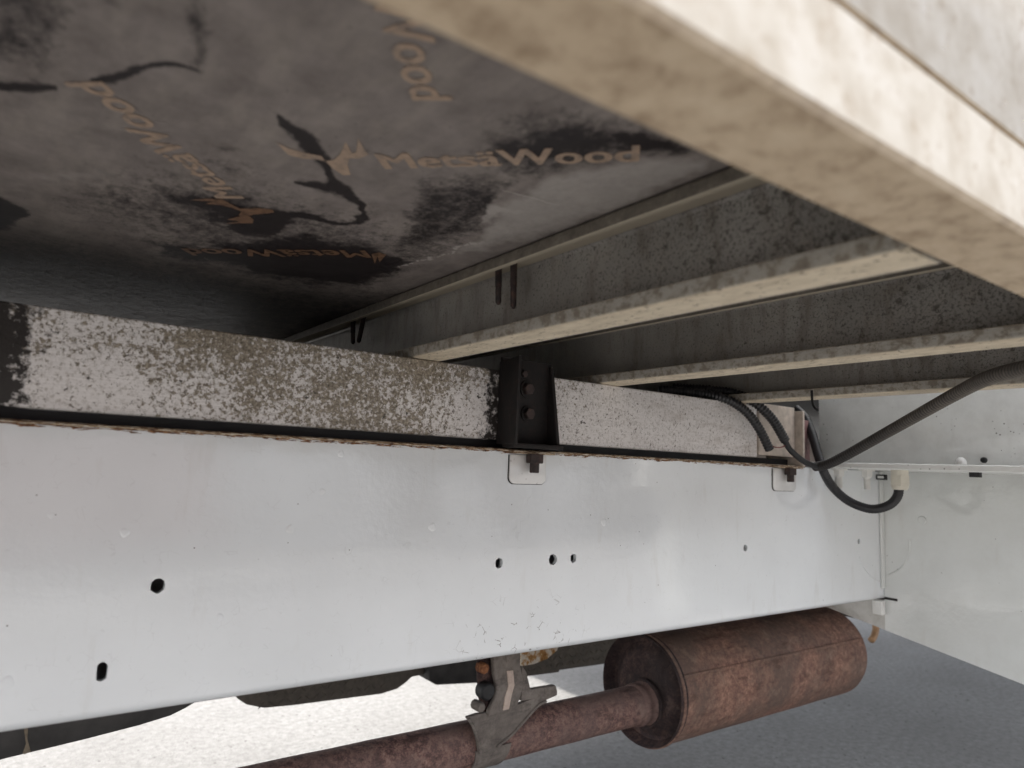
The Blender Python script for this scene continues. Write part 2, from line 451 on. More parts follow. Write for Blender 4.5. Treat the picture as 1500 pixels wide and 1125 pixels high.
M['shadow_steel'] = m_plain('dark_underbody_paint', (.05, .047, .044), .6, .3)
M['grimy'] = m_white_paint('grimy_white_paint', base=(.50, .49, .46), grime=.8, peel=.2)
M['box_in'] = m_plain('rail_inside', (.02, .019, .018), .8)
def m_ground():
    n = NT('pale_concrete')
    a = n.noise(60, 7, .72)
    b = n.noise(2.2, 5, .6, off=(3, 1, 0))
    col = n.ramp(a, [(.30, (.175, .171, .165)), (.5, (.262, .257, .249)), (.70, (.345, .339, .329))])
    # unseen dark tarmac patches, added so the glossy rail has something to mirror
    y = n.sep()[1]
    yard = n.math('MULTIPLY', n.maprange(y, -2.6, -3.4), n.ramp(n.noise((.42, .50, 1), 3, .5, off=(2.2, .9, 0)), [(.485, 0), (.50, 1)]))
    col = n.mix(n.math('MULTIPLY', yard, .88), col, (.055, .056, .060))
    col = n.mix(n.ramp(b, [(.4, 0), (.75, .5)]), col, (.17, .163, .155))
    ag = n.ramp(n.voro(190), [(.25, 1), (.42, 0)])
    col = n.mix(n.math('MULTIPLY', ag, .3), col, (.14, .135, .13))
    sp = n.ramp(n.voro(26, off=(4, 2, 0)), [(.06, 1), (.1, 0)])
    col = n.mix(n.math('MULTIPLY', sp, .8), col, (.06, .055, .05))
    n.set(color=col, rough=.9, spec=.3); n.bump(n.math('ADD', a, n.math('MULTIPLY', ag, .3)), .6, .004); return n.m
M['ground'] = m_ground()

# ------------------------------------------------------------------ the setting: ground
g = link('ground', mesh('ground', [(-60, -60, 0), (60, -60, 0), (60, 60, 0), (-60, 60, 0)], [(0, 1, 2, 3)]), M['ground'])
tag(g, 'pale concrete ground, sunlit beyond the shade of the lorry', 'ground', kind='structure')

# what the glossy rail mirrors across the yard: a low building with pale doors between piers
yb = thing('yard_building', (4, -7.2, 0), 'low yard building with pale doors, seen only as soft reflections in the white rail', 'building')
M['pier'] = m_plain('pink_brick_pier', (.52, .38, .37), .9, .12, 3)
M['greywall'] = m_plain('grey_render', (.21, .215, .22), .9, .12, 3)
M['door'] = m_plain('pale_door_paint', (.85, .86, .86), .6, .05, 3)
for x0, x1, k in [(-12, 2.0, 'pier'), (2.0, 4.3, 'door'), (4.3, 5.05, 'greywall'), (5.05, 6.0, 'door'), (6.0, 6.5, 'greywall'), (6.5, 7.9, 'door'), (7.9, 11.5, 'greywall'), (11.5, 15, 'door'), (15, 22, 'pier')]:
    d = .25 if k == 'door' else .0
    box('door' if k == 'door' else 'wall', x0, x1, -7.8, -7.2-d, 0, 2.9, M[k], yb, bev=.01)
box('roof', -12.2, 22.2, -8.0, -7.0, 2.905, 3.05, M['greywall'], yb, bev=.02)

# ------------------------------------------------------------------ main levels (relative to the lens)
YR = .600                        # outer face of the chassis rail
ZT, ZB = H+.0195, H-.1930        # rail top and bottom
YB = .610                        # outer face of the subframe bearer
BT, BB = H+.1035, H+.0285        # bearer top, bottom
ZM = H+.1038                     # underside of the cross members
ZP = H+.1768                     # underside of the plywood floor
FX = [.3200, .5720, .8270]       # front edges of the three cross members
MW = .0355
XR = 1.214                       # white cross panel
XMIN, XMAX = -2.5, 4.2
YMAX = 1.45
XF = .955                       # the load floor ends here; the cab stands beyond a gap

# ------------------------------------------------------------------ plywood floor with stains
def build_floor():
    xs = np.concatenate([np.linspace(XMIN, -.06, 12, endpoint=False), np.arange(-.06, .62, .002), np.linspace(.62, XF, 8)])
    ys = np.concatenate([np.arange(.1025, .98, .002), np.linspace(.985, YMAX, 10)])
    nx, ny = len(xs), len(ys)
    GX, GY = np.meshgrid(xs, ys, indexing='ij')
    V = np.stack([GX, GY, np.full_like(GX, ZP)], -1).reshape(-1, 3)
    # photograph coordinates of each point, so that the stains can be drawn where they lie on the sheet
    Rm = np.array(ROT).T
    q = (V-np.array(CAM)) @ Rm.T
    ok = q[:, 2] < -.02
    den = np.where(ok, -q[:, 2], 1)
    u = np.where(ok, PX+FPX*q[:, 0]/den, -9999); v = np.where(ok, PY-FPX*q[:, 1]/den, -9999)
    wob = np.array([mnoise.fractal(Vector((x*26, y*26, 0)), 1.0, 2.0, 4) for x, y in V[:, :2]])
    wob2 = np.array([mnoise.fractal(Vector((x*26+31, y*26+7, 3)), 1.0, 2.0, 4) for x, y in V[:, :2]])
    hf = np.array([mnoise.fractal(Vector((x*140, y*140, 5)), 1.0, 2.0, 3) for x, y in V[:, :2]])
    u = u+wob*13+hf*4; v = v+wob2*9+hf*3
    def seg(P, r):
        if len(P[0]) == 3 and len(P) > 2:                # smooth the run of the drip
            A = np.array([np.array(P[0])*2-np.array(P[1])]+[np.array(p) for p in P]+[np.array(P[-1])*2-np.array(P[-2])], float); Q = []
            for i in range(1, len(A)-2):
                for t in np.arange(0, 1, .2):
                    Q.append(.5*(2*A[i]+(A[i+1]-A[i-1])*t+(2*A[i-1]-5*A[i]+4*A[i+1]-A[i+2])*t*t+(3*A[i]-A[i-1]-3*A[i+1]+A[i+2])*t**3))
            P = [(q[0], q[1], max(1.0, q[2])) for q in Q]+[P[-1]]
        d = np.full(len(u), 1e9)
        for i in range(len(P)-1):
            ax_, ay_, ra = (*P[i], r) if len(P[i]) == 2 else P[i]; ra *= .55
            bx_, by_, rb = (*P[i+1], r) if len(P[i+1]) == 2 else P[i+1]; rb *= .55
            dx, dy = bx_-ax_, by_-ay_
            t = np.clip(((u-ax_)*dx+(v-ay_)*dy)/(dx*dx+dy*dy+1e-9), 0, 1)
            d = np.minimum(d, np.hypot(u-ax_-t*dx, v-ay_-t*dy)/(ra+(rb-ra)*t))
        return np.clip((3.0-d)/2.6, 0, 1)
    def poly(P, soft):
        ins = np.zeros(len(u), bool); d = np.full(len(u), 1e9)
        for i in range(len(P)):
            (x0, y0), (x1, y1) = P[i], P[(i+1) % len(P)]
            c = ((y0 > v) != (y1 > v)) & (u < (x1-x0)*(v-y0)/((y1-y0)+1e-9)+x0)
            ins ^= c
            dx, dy = x1-x0, y1-y0
            t = np.clip(((u-x0)*dx+(v-y0)*dy)/(dx*dx+dy*dy+1e-9), 0, 1)
            d = np.minimum(d, np.hypot(u-x0-t*dx, v-y0-t*dy))
        s = np.where(ins, d, -d)
        return np.clip(.5+s/(2*soft), 0, 1)
    wet_shade = np.zeros(len(u)); lite = np.zeros(len(u))
    def add(a, k): 
        nonlocal wet_shade; wet_shade = np.maximum(wet_shade, a*k)
    add(seg([(-40, 126, 7), (40, 124, 9), (82, 130, 4)], 8), .95)
    add(seg([(135, 122, 4), (165, 114, 9), (200, 100, 6), (245, 95, 5), (298, 107, 3)], 6), .95)
    add(seg([(290, 104, 3), (340, 118, 2), (390, 148, 3), (412, 168, 4)], 3), .35)
    add(seg([(412, 168, 5), (440, 200, 11), (472, 231, 7), (486, 252, 6), (490, 270, 12), (512, 287, 8), (535, 305, 6), (528, 320, 5), (490, 325, 5), (450, 318, 6), (400, 312, 10)], 8), .97)
    add(seg([(440, 264, 6), (480, 276, 9), (500, 283, 8)], 6), .85)
    add(poly([(300, 228), (340, 236), (400, 262), (360, 262), (290, 240)], 14), .55)
    add(poly([(310, 212), (355, 215), (350, 228), (310, 226)], 10), .45)
    add(poly([(225, 276), (300, 282), (370, 298), (420, 312), (440, 330), (395, 352), (335, 330), (270, 306)], 16), .97)
    add(poly([(140, 278), (190, 290), (260, 300), (320, 330), (280, 345), (200, 312)], 18), .6)
    add(poly([(210, 352), (290, 358), (360, 352), (450, 346), (540, 358), (606, 385), (585, 398), (520, 420), (420, 412), (330, 392), (240, 372)], 16), 1.0)
    add(poly([(-60, 275), (5, 288), (38, 312), (25, 330), (-60, 350)], 8), .95)
    add(poly([(770, 170), (860, 168), (1010, 210), (1000, 226), (930, 230), (850, 246), (780, 262), (735, 250), (700, 232), (720, 190)], 40), .80)
    add(poly([(880, 190), (950, 190), (1015, 218), (985, 226), (930, 222)], 14), .95)
    add(poly([(610, 258), (720, 252), (770, 258), (735, 292), (722, 330), (660, 366), (600, 388), (560, 376), (590, 330)], 26), .62)
    add(poly([(705, 285), (735, 285), (722, 318), (702, 315)], 10), .8)
    add(poly([(-60, -60), (115, -60), (110, 40), (75, 105), (-60, 110)], 40), .55)
    add(poly([(265, -30), (315, -30), (310, 60), (305, 110), (275, 100)], 14), .5)
    add(poly([(140, -40), (180, -40), (180, 30), (150, 10)], 12), .45)
    add(poly([(150, 235), (330, 228), (420, 262), (560, 300), (640, 335), (630, 400), (300, 405), (90, 335), (60, 290)], 60), .47)
    add(poly([(-60, 345), (120, 350), (320, 395), (500, 425), (640, 420), (560, 520), (-60, 470)], 40), .62)  # shade of the deep cavity, painted in along with the stains
    lite = np.maximum(lite, poly([(725, 318), (745, 288), (800, 262), (860, 243), (950, 228), (1050, 228), (1040, 250), (930, 300), (800, 342), (700, 372), (650, 375), (690, 350)], 12)*.62)
    lite = np.maximum(lite, poly([(715, 305), (780, 300), (760, 312), (700, 330)], 5)*.75)
    lite = np.maximum(lite, poly([(900, 232), (920, 216), (940, 222), (940, 232)], 6)*.5)
    lite = np.maximum(lite, poly([(640, 420), (700, 396), (900, 318), (1050, 252), (1050, 262), (800, 368)], 12)*.45)
    lite = np.maximum(lite, poly([(40, 250), (150, 240), (180, 262), (60, 275), (20, 270)], 16)*.45)
    lite = np.maximum(lite, seg([(590, 392, 1.6), (640, 373, 1.8), (690, 356, 1.6), (715, 350, 1.2)], 1.6)*.9)
    # the sheet sags and ripples a little; its film lifts along a torn edge
    z = mnoise
    ridge = seg([(560, 398, 4), (640, 371, 5), (735, 343, 5), (775, 332, 3)], 4)
    V[:, 2] += np.abs(wob)*.00015 - ridge*.0007
    idx = np.arange(nx*ny).reshape(nx, ny)
    a, b, c, d = idx[:-1, :-1], idx[1:, :-1], idx[1:, 1:], idx[:-1, 1:]
    F = np.stack([a, d, c, b], -1).reshape(-1, 4)
    # upper face and edges of the sheet
    top = np.array([(XMIN, ys[0], ZP+.018), (XF, ys[0], ZP+.018), (XF, YMAX, ZP+.018), (XMIN, YMAX, ZP+.018)])
    n0 = len(V); V = np.concatenate([V, top])
    faces = F.tolist()+[[n0, n0+1, n0+2, n0+3]]
    faces.append([n0]+idx[:, 0].tolist()+[n0+1])
    faces.append([n0+1]+idx[-1, :].tolist()+[n0+2])
    faces.append([n0+2]+idx[::-1, -1].tolist()+[n0+3])
    faces.append([n0+3]+idx[0, ::-1].tolist()+[n0])
    me = mesh('floor_panel', V, faces)
    at = me.attributes.new('stain', 'FLOAT_VECTOR', 'POINT')
    arr = np.zeros((len(V), 3)); arr[:n0, 0] = wet_shade; arr[:n0, 1] = lite
    at.data.foreach_set('vector', arr.ravel())
    me.polygons.foreach_set('use_smooth', [True]*(len(faces)-5)+[False]*5)
    o = link('floor_panel', me, M['ply'])
    return tag(o, 'dark stained film-faced plywood floor panel with faded printed lettering', 'floor panel')
floor = build_floor()

def ply_pt(x, y, dz=.00035): return onZ(x, y, ZP-dz)
def printed_text(p0, p1, size, name='printed_lettering', mat='print'):
    """lettering whose base line runs from photo point p0 to p1 on the underside of the sheet"""
    a, b = ply_pt(*p0), ply_pt(*p1)
    cu = bpy.data.curves.new(name, 'FONT'); cu.body = 'MetsäWood'; cu.space_character = 1.02
    cu.resolution_u = 4
    to = bpy.data.objects.new(name, cu); scene.collection.objects.link(to)
    dg = bpy.context.evaluated_depsgraph_get()
    me = bpy.data.meshes.new_from_object(to.evaluated_get(dg)); bpy.data.objects.remove(to); bpy.data.curves.remove(cu)
    co = np.empty(len(me.vertices)*3); me.vertices.foreach_get('co', co); co = co.reshape(-1, 3)
    x0, x1 = co[:, 0].min(), co[:, 0].max()
    U = (b-a); L = U.length; U.normalize()
    W = Vector((U.y, -U.x, 0))
    sx = L/(x1-x0)
    P = np.array(a)+np.outer((co[:, 0]-x0)*sx, np.array(U))+np.outer(co[:, 1]*size, np.array(W))
    faces = [list(p.vertices) for p in me.polygons]
    VV, FF = [], []
    for k, (dx, dy) in enumerate([(0, 0), (.032, 0), (-.032, 0), (.016, .014), (-.016, .014), (.016, -.014), (-.016, -.014)]):   # heavy strokes
        q = P+np.array(U)*dx*size+np.array(W)*dy*size; q[:, 2] -= .00003*k
        FF += [[i+len(VV) for i in f] for f in faces]; VV += q.tolist()
    o = link(name, mesh(name, VV, FF), M[mat], floor)
    if o.data.polygons[0].normal.z > 0: o.data.flip_normals()
    return o
def printed_shape(pix, mat='print'):
    pts = [ply_pt(*p) for p in pix]
    bm = bmesh.new(); vs_ = [bm.verts.new(p) for p in pts]
    es = [bm.edges.new((vs_[i], vs_[(i+1) % len(vs_)])) for i in range(len(vs_))]
    bmesh.ops.triangle_fill(bm, edges=es, use_beauty=True, normal=(0, 0, -1))
    me = bpy.data.meshes.new('printed_emblem'); bm.to_mesh(me); bm.free()
    return link('printed_emblem', me, M[mat], floor)
S = .0285
printed_text((566, 247), (934, 236), S)
printed_text((357, 290), (150, 121), S)
printed_text((533, 367), (266, 364), S, mat='print_dark')
# only the end of this word shows past the side rail
e1, e0 = ply_pt(605, 146), ply_pt(562, 42)
dirv = (e1-e0).normalized(); st = e1-dirv*.146
def to_px(p):
    c = ROT.transposed() @ (p-CAM); return (PX+FPX*c.x/-c.z, PY-FPX*c.y/-c.z)
printed_text(to_px(st), (605, 146), S)
c8 = lambda L: [(400+x/2.68, 180+y/2.68) for x, y in L]
c7 = lambda L: [(100+x/4.6875, 100+y/4.6875) for x, y in L]
printed_shape(c8([(5, 70), (60, 100), (130, 120), (190, 130), (205, 150), (180, 145), (110, 140), (60, 125)]))
printed_shape(c8([(205, 150), (240, 145), (265, 120), (285, 75), (310, 120), (325, 118), (335, 60), (360, 110), (375, 125), (340, 140), (300, 138), (292, 165), (305, 205), (275, 205), (235, 180)]))
printed_shape(c7([(830, 905), (960, 895), (1060, 900), (1110, 930), (1180, 965), (1290, 960), (1400, 970), (1415, 990), (1340, 1000), (1270, 1005), (1240, 1015), (1275, 1040), (1265, 1065), (1080, 1065), (1180, 1050), (1090, 1040), (1180, 1015), (1165, 1010), (1190, 985), (1130, 960), (1050, 940), (940, 930), (1000, 915)]), 'print_dark')
printed_shape([(544, 372), (549, 386), (553, 376), (556, 384), (566, 373), (556, 370)], 'print_dark')
# a fine white scratch and the tan film that shows at the torn edge
def ply_strip(name, pix, wdt, mat):
    P = [ply_pt(*p, .0012) for p in pix]; V, F = [], []
    for i, p in enumerate(P):
        d = (P[min(i+1, len(P)-1)]-P[max(0, i-1)]).normalized(); s = Vector((d.y, -d.x, 0))*wdt*(.3 if i in (0, len(P)-1) else 1)
        V += [p-s, p+s]
    for i in range(len(P)-1): F.append((2*i, 2*i+1, 2*i+3, 2*i+2))
    return link(name, mesh(name, V, F), mat, floor)
M['scratch'] = m_plain('scratch_grey', (.42, .39, .36), .7, .2)
ply_strip('scratch', [(737, 279), (760, 285), (785, 291), (802, 297), (820, 301)], .00035, M['scratch'])

# ------------------------------------------------------------------ cross members
mem_labels = ['weathered steel cross member directly beside the printed plywood, with screw tips in front',
              'weathered steel cross member between its two neighbours, crossing above the bolted bracket side',
              'weathered steel cross member next to the white upper panel, behind the ribbed conduit']
def cross_member(x, label):
    y0, y1 = .1435, YMAX-.04
    t = thing('cross_member', (x+.02, y0, ZM), label, 'cross member', 'steel cross members under the plywood floor')
    # lipped channel, open towards -X: web at the rear, two flanges, two lips
    th, lip, ro, ri = .0032, .0100, .0060, .0032
    def chan(pts): return [(px, y0, pz) for px, pz in pts]
    xb = x+MW; zt, zb = ZP-.0007, ZM
    arc = lambda cx, cz, r, a0, a1: [(cx+r*math.cos(R_(a0+(a1-a0)*k/6)), cz+r*math.sin(R_(a0+(a1-a0)*k/6))) for k in range(7)]
    web = arc(xb-ro, zt-ro, ro, 90, 0)+arc(xb-ro, zb+ro, ro, 0, -90)+arc(xb-ro, zb+ro, ri, -90, 0)+arc(xb-ro, zt-ro, ri, 0, 90)
    prism('web', chan(web), (0, y1-y0, 0), M['member'], t, smooth=True)
    zl = ZM+.0112
    low = [(xb-ro, zb)]+arc(x+.003, zb+.003, .003, 270, 180)+arc(x+.0012, zl-.0012, .0012, 180, 90)+[(x+th, zl), (x+th, zb+th), (xb-ro, zb+th)]
    prism('bottom_flange', chan(low), (0, y1-y0, 0), M['flange'], t, smooth=True)
    zu = ZP-.0112
    top = [(xb-ro, zt), (xb-ro, zt-th), (x+.0052, zt-th), (x+.0052, zu)]+arc(x+.0012, zu+.0012, .0012, 270, 180)+arc(x+.003, zt-.003, .003, 180, 90)
    prism('top_flange', chan(top), (0, y1-y0, 0), M['topfl'], t, smooth=True)
    return t
for x, l in zip(FX, mem_labels): cross_member(x, l)
cross_member(-.28, 'unseen cross member added to block light, on the far side of the printed plywood')  # two unseen members added to stop light from the open end
cross_member(-.66, 'unseen cross member added to block light, furthest along the floor from the white upper panel')

# screws that hold the floor, their tips coming through the flange in front of the web
def screw(px, ptop, pbot, x, label, lean=0.0):
    a = onX(px, ptop, x); b = onX(px+lean, pbot, x)
    top = Vector((a.x, a.y, ZP-.004)); L = (top.z-b.z)
    prof = []; n = 14
    for k in range(n):
        t0 = .05+.5*k/n
        prof += [(t0, .0032), (t0+.25/n, .0024)]
    prof = [(0, .0032)]+prof+[(.58, .0028), (.93, .0027), (1.0, .0014)]
    o = cyl('floor_screw', top, Vector((b.x, b.y, b.z)), prof, M['bolt_rust'], n=10)
    return tag(o, label, 'screw', 'rusty screw tips below the plywood floor')
xs_ = FX[0]+.0160
screw(730, 400, 446, xs_, 'reddish threaded screw tip, shorter one of the pair at mid cross member')
screw(752, 398, 452, xs_, 'dark blunt screw tip, longer one of the pair at mid cross member')
screw(517, 470, 504, xs_, 'dark screw tip of the far shadowed pair, straight one by the bearer')
screw(533, 468, 502, xs_, 'dark screw tip of the far shadowed pair, leaning one', lean=-8)

# unseen board added to block sun; unseen cab shaped to shade the ground
hb = box('sun_board', XF-.03, XF, .104, YMAX, ZP+.0182, ZP+.42, M['shadow_steel'], bev=.003)
tag(hb, 'unseen dark board added on the plywood floor to keep sun off the ledge', 'sun_board')
cab = thing('cab_underside', (2.4, 1.2, ZP), 'unseen dark cab underside, shaped to shade the exhaust and ground beyond the upper panel', 'cab')
prism('floor_pan', [(XF+.004, .70, ZP), (1.17, .70, ZP), (1.17, .02, ZP), (XMAX, .02, ZP), (XMAX, 2.05, ZP), (XF+.004, 2.05, ZP)], (0, 0, .03), M['shadow_steel'], cab)
box('rear_wall', 1.170, 1.19, .02, 2.0, ZP+.0302, ZP+1.2, M['tab'], cab)  # made white to bounce sun down into the gap

# ------------------------------------------------------------------ side rail (blurred beam at upper right)
sr = thing('side_rail', (.5, .122, ZM-.001), 'pale dusty side rail running along the outer edge of the floor', 'side rail')
yb0, yb1 = .1020, .1418
prism('rail_body', [(XMIN, y, z) for y, z in [(yb0+.002, ZM-.0005), (yb1-.002, ZM-.0005), (yb1, ZM+.0015), (yb1, ZP+.10), (yb0+.004, ZP+.10), (yb0+.004, H+.1425),
      (yb0+.0024, H+.1418), (yb0+.0024, H+.1405), (yb0, H+.1398), (yb0, ZM+.0015)]], (XF-XMIN, 0, 0), M['beam'], sr)
box('upper_strip', XMIN, XF, yb0-.0005, yb0+.0035, H+.1424, ZP+.098, M['beam'], sr, bev=.0009)

# ------------------------------------------------------------------ chassis rail
def hole_loop(cx, cy, wpx, hpx, n=22, jag=.06):
    c = onY(cx, cy, YR)
    dep = (ROT.transposed() @ (c-CAM)).z*-1
    # the rail is seen obliquely: its width is foreshortened
    wx = abs(onY(cx+wpx/2, cy, YR).x-onY(cx-wpx/2, cy, YR).x)/2
    hz = abs(onY(cx, cy+hpx/2, YR).z-onY(cx, cy-hpx/2, YR).z)/2
    out = []
    for k in range(n):
        a = 2*math.pi*k/n
        j = 1+rnd.uniform(-jag, jag)
        if hpx > wpx*1.35:                       # slotted hole
            x = wx*math.cos(a); z = wx*math.sin(a)+(hz-wx)*(1 if math.sin(a) >= 0 else -1)
        else: x, z = wx*math.cos(a), hz*math.sin(a)
        out.append(Vector((c.x+x*j, YR, c.z+z*j)))
    return out
HOLES = [(231, 858, 22, 22), (149, 984, 16, 28), (731, 825, 11, 15), (810, 820, 12, 16), (840, 818, 8.5, 13), (1092, 803, 6, 10), (1258, 793, 3.5, 8)]
rail = thing('chassis_rail', (.5, .63, ZB), 'white painted steel chassis rail with drilled holes and a rusty chipped top edge', 'chassis rail')
def build_web():
    bm = bmesh.new()
    rc = .009
    za, zb = ZB+rc, ZT-.0035
    x0, x1 = XMIN, XMAX
    def loop(P):
        v = [bm.verts.new(p) for p in P]
        return [bm.edges.new((v[i], v[(i+1) % len(v)])) for i in range(len(v))]
    outer = [Vector((x0, YR, za)), Vector((x1, YR, za)), Vector((x1, YR, zb)), Vector((x0, YR, zb))]
    es = loop(outer)
    hl = [hole_loop(*h) for h in HOLES]
    for h in hl: es += loop(h)
    bmesh.ops.triangle_fill(bm, edges=es, use_beauty=True, normal=(0, -1, 0))
    # drop any faces that filled a hole
    kill = []
    for f in bm.faces:
        c = f.calc_center_median()
        for h in hl:
            hx = sum((p.x for p in h))/len(h); hz = sum((p.z for p in h))/len(h)
            rx = max(abs(p.x-hx) for p in h); rz = max(abs(p.z-hz) for p in h)
            if ((c.x-hx)/rx)**2+((c.z-hz)/rz)**2 < .8: kill.append(f); break
    bmesh.ops.delete(bm, geom=kill, context='FACES_ONLY')
    # thickness round the holes
    for h in hl:
        a = [bm.verts.new(p) for p in h]; b = [bm.verts.new(p+Vector((0, .005, 0))) for p in h]
        for i in range(len(h)): bm.faces.new((a[i], a[(i+1) % len(h)], b[(i+1) % len(h)], b[i]))
    bmesh.ops.remove_doubles(bm, verts=bm.verts, dist=1e-6)
    # rounded lower bend, lower flange, inner side and upper flange close the section
    prof = [(YR, za)]
    for k in range(1, 9):
        a = math.pi/2*k/8
        prof.append((YR+rc-rc*math.cos(a), ZB+rc-rc*math.sin(a)))
    prof += [(YR+.06, ZB), (YR+.06, ZT-.001), (YR+.004, ZT-.001)]
    for k in range(0, 5):
        a = math.pi/2*k/4
        prof.append((YR+.0025-.0025*math.sin(a), ZT-.0035+.0025*math.cos(a)))
    va = [bm.verts.new((x0, y, z)) for y, z in prof]; vb = [bm.verts.new((x1, y, z)) for y, z in prof]
    for i in range(len(prof)-1): bm.faces.new((va[i], vb[i], vb[i+1], va[i+1]))
    bmesh.ops.remove_doubles(bm, verts=bm.verts, dist=1e-6)
    bmesh.ops.recalc_face_normals(bm, faces=bm.faces)
    me = bpy.data.meshes.new('web'); bm.to_mesh(me); bm.free()
    return link('web', me, M['rail'], rail, smooth=True)
build_web()
# thin chipped edge strip along the top, a little wavy
def edge_strip():
    V, F = [], []; xs = np.arange(-.3, .985, .004)
    for i, x in enumerate(xs):
        j = mnoise.fractal(Vector((x*60, 0, 0)), 1, 2, 3)*.0009; k = mnoise.noise(Vector((x*110, 5, 0)))*.0006
        V += [(x, YR-.0004, ZT-.0024+j*.5), (x, YR-.0008+k*.4, ZT-.0008+j*.3), (x, YR+.0006, ZT+.0002+k*.4), (x, YR+.006, ZT+.0004)]
        if i:
            b = 4*i
            for q in range(3): F.append((b-4+q, b+q, b+q+1, b-3+q))
    return link('rusty_edge', mesh('rusty_edge', V, F), M['edge_rust'], rail, smooth=True)
edge_strip()
# paint blisters and runs
for (bx, by, br) in [(183, 780, 8), (425, 775, 6.5), (633, 772, 5.5), (472, 720, 5), (322, 904, 6), (10, 1000, 12), (355, 985, 6), (75, 755, 6), (500, 665, 5), (885, 765, 4)]:
    c = onY(bx, by, YR-.0003); r = abs(onY(bx+br, by, YR).x-c.x)
    V, F = [], []
    n = 16
    for q, (rr, hh) in enumerate([(1.0, 0.0), (.8, .32), (.45, .42)]):
        for k in range(n):
            a = 2*math.pi*k/n; j = 1+.12*math.sin(3*a+bx)
            V.append((c.x+r*rr*j*math.cos(a), YR+.0001-r*hh*.22, c.z+r*rr*j*math.sin(a)))
    for q in range(2):
        for k in range(n): F.append((q*n+k, q*n+(k+1) % n, (q+1)*n+(k+1) % n, (q+1)*n+k))
    F.append(tuple(2*n+k for k in range(n)))
    o = link('paint_blister', mesh('paint_blister', V, F), M['rail'], rail); o.data.shade_smooth()

# ------------------------------------------------------------------ packing strip and subframe bearer
pk = box('packing_strip', XMIN, .99, .622, .655, ZT-.0005, BB+.0004, M['black'])
tag(pk, 'black packing strip recessed between rail top and speckled bearer', 'packing strip')
br_ = thing('subframe_bearer', (.3, .64, BB), 'pale lichen-speckled galvanised bearer lying along the top of the chassis rail', 'bearer')
box('bearer_body', XMIN, .880, YB, .665, BB, BT, M['galv'], br_, bev=.0022, seg=3)
# bearer end plate with upright edge beyond the joint
ep = thing('bearer_end_plate', (.92, .61, BB), 'tan stained galvanised end plate with a bright upright edge, behind the cut conduits', 'end plate')
box('plate', .8822, .972, YB-.0015, YB+.004, H+.0325, BT+.004, M['galv_plain'], ep, bev=.0008)
box('upright_edge', .9735, .9785, YB-.014, YB+.05, H+.0195, BT-.001, M['galv_plain'], ep, bev=.0008)
rb = box('worn_block', .983, 1.020, .612, .655, ZT, BT-.012, M['red_tag'], bev=.002, origin='base')
tag(rb, 'dull red-grey worn block wedged between the end plate and the white upper panel', 'block')

# the lorry's other chassis rail and bearer, across the underside
fr2 = thing('far_chassis_rail', (.5, 1.20, ZB), 'white chassis rail on the far side of the lorry, hidden behind the near one', 'chassis rail')
box('web', XMIN, XMAX, 1.17, 1.23, ZB, ZT, M['tab'], fr2, bev=.004)
box('bearer', XMIN, XMAX, 1.172, 1.225, ZT+.001, ZM-.0005, M['galv_plain'], fr2, bev=.002)
hsd = box('shade_sheet', -1.2, 1.5, .664, 1.166, H-.030, H-.027, M['shadow_steel'])  # unseen sheet added to keep light out of the floor cavity
tag(hsd, 'unseen dark sheet added between the two chassis rails to shade the floor above', 'shade sheet')

# ------------------------------------------------------------------ bolted bracket on the rail
bk = thing('bolted_bracket', (.455, .595, ZT), 'black rusty upright bracket with two bolts, standing on the rail against the bearer', 'bracket')
box('back_plate', .4235, .492, YB-.0045, YB-.0004, H+.0245, H+.117, M['dark_rust'], bk, bev=.0006)
prism('side_plate', [(.4225, YB-.0006, H+.024), (.4225, .576, H+.024), (.4225, .5745, H+.1155), (.4225, YB-.0006, H+.112)], (.0035, 0, 0), M['dark_rust'], bk, bev=.0006)
prism('side_plate', [(.4875, YB-.0006, H+.024), (.4875, .587, H+.024), (.4875, .6025, H+.113), (.4875, YB-.0006, H+.113)], (.0042, 0, 0), M['dark_rust'], bk, bev=.0006)
box('base_plate', .4262, .493, .5830, YB-.0048, ZT+.0012, ZT+.0062, M['dark_rust'], bk, bev=.0008)
def hexbolt(pix, ybase, r, h, parent, name='bolt_head'):
    c = onY(*pix, ybase-h/2)
    o = cyl(name, (c.x, ybase-h, c.z), (c.x, ybase+.0005, c.z), [(0, r*.86), (.12, r), (1, r)], M['bolt_rust'], parent, n=6, smooth=False)
    w_ = cyl('washer', (c.x, ybase-.0018, c.z), (c.x, ybase+.0004, c.z), [(0, r*1.35), (1, r*1.35)], M['dark_rust'], o, n=18)
    return o
hexbolt((774, 570), YB-.0045, .0068, .0072, bk); hexbolt((775, 606), YB-.0045, .0066, .0072, bk)
hexbolt((768, 548), YB-.0045, .0040, .0050, bk)

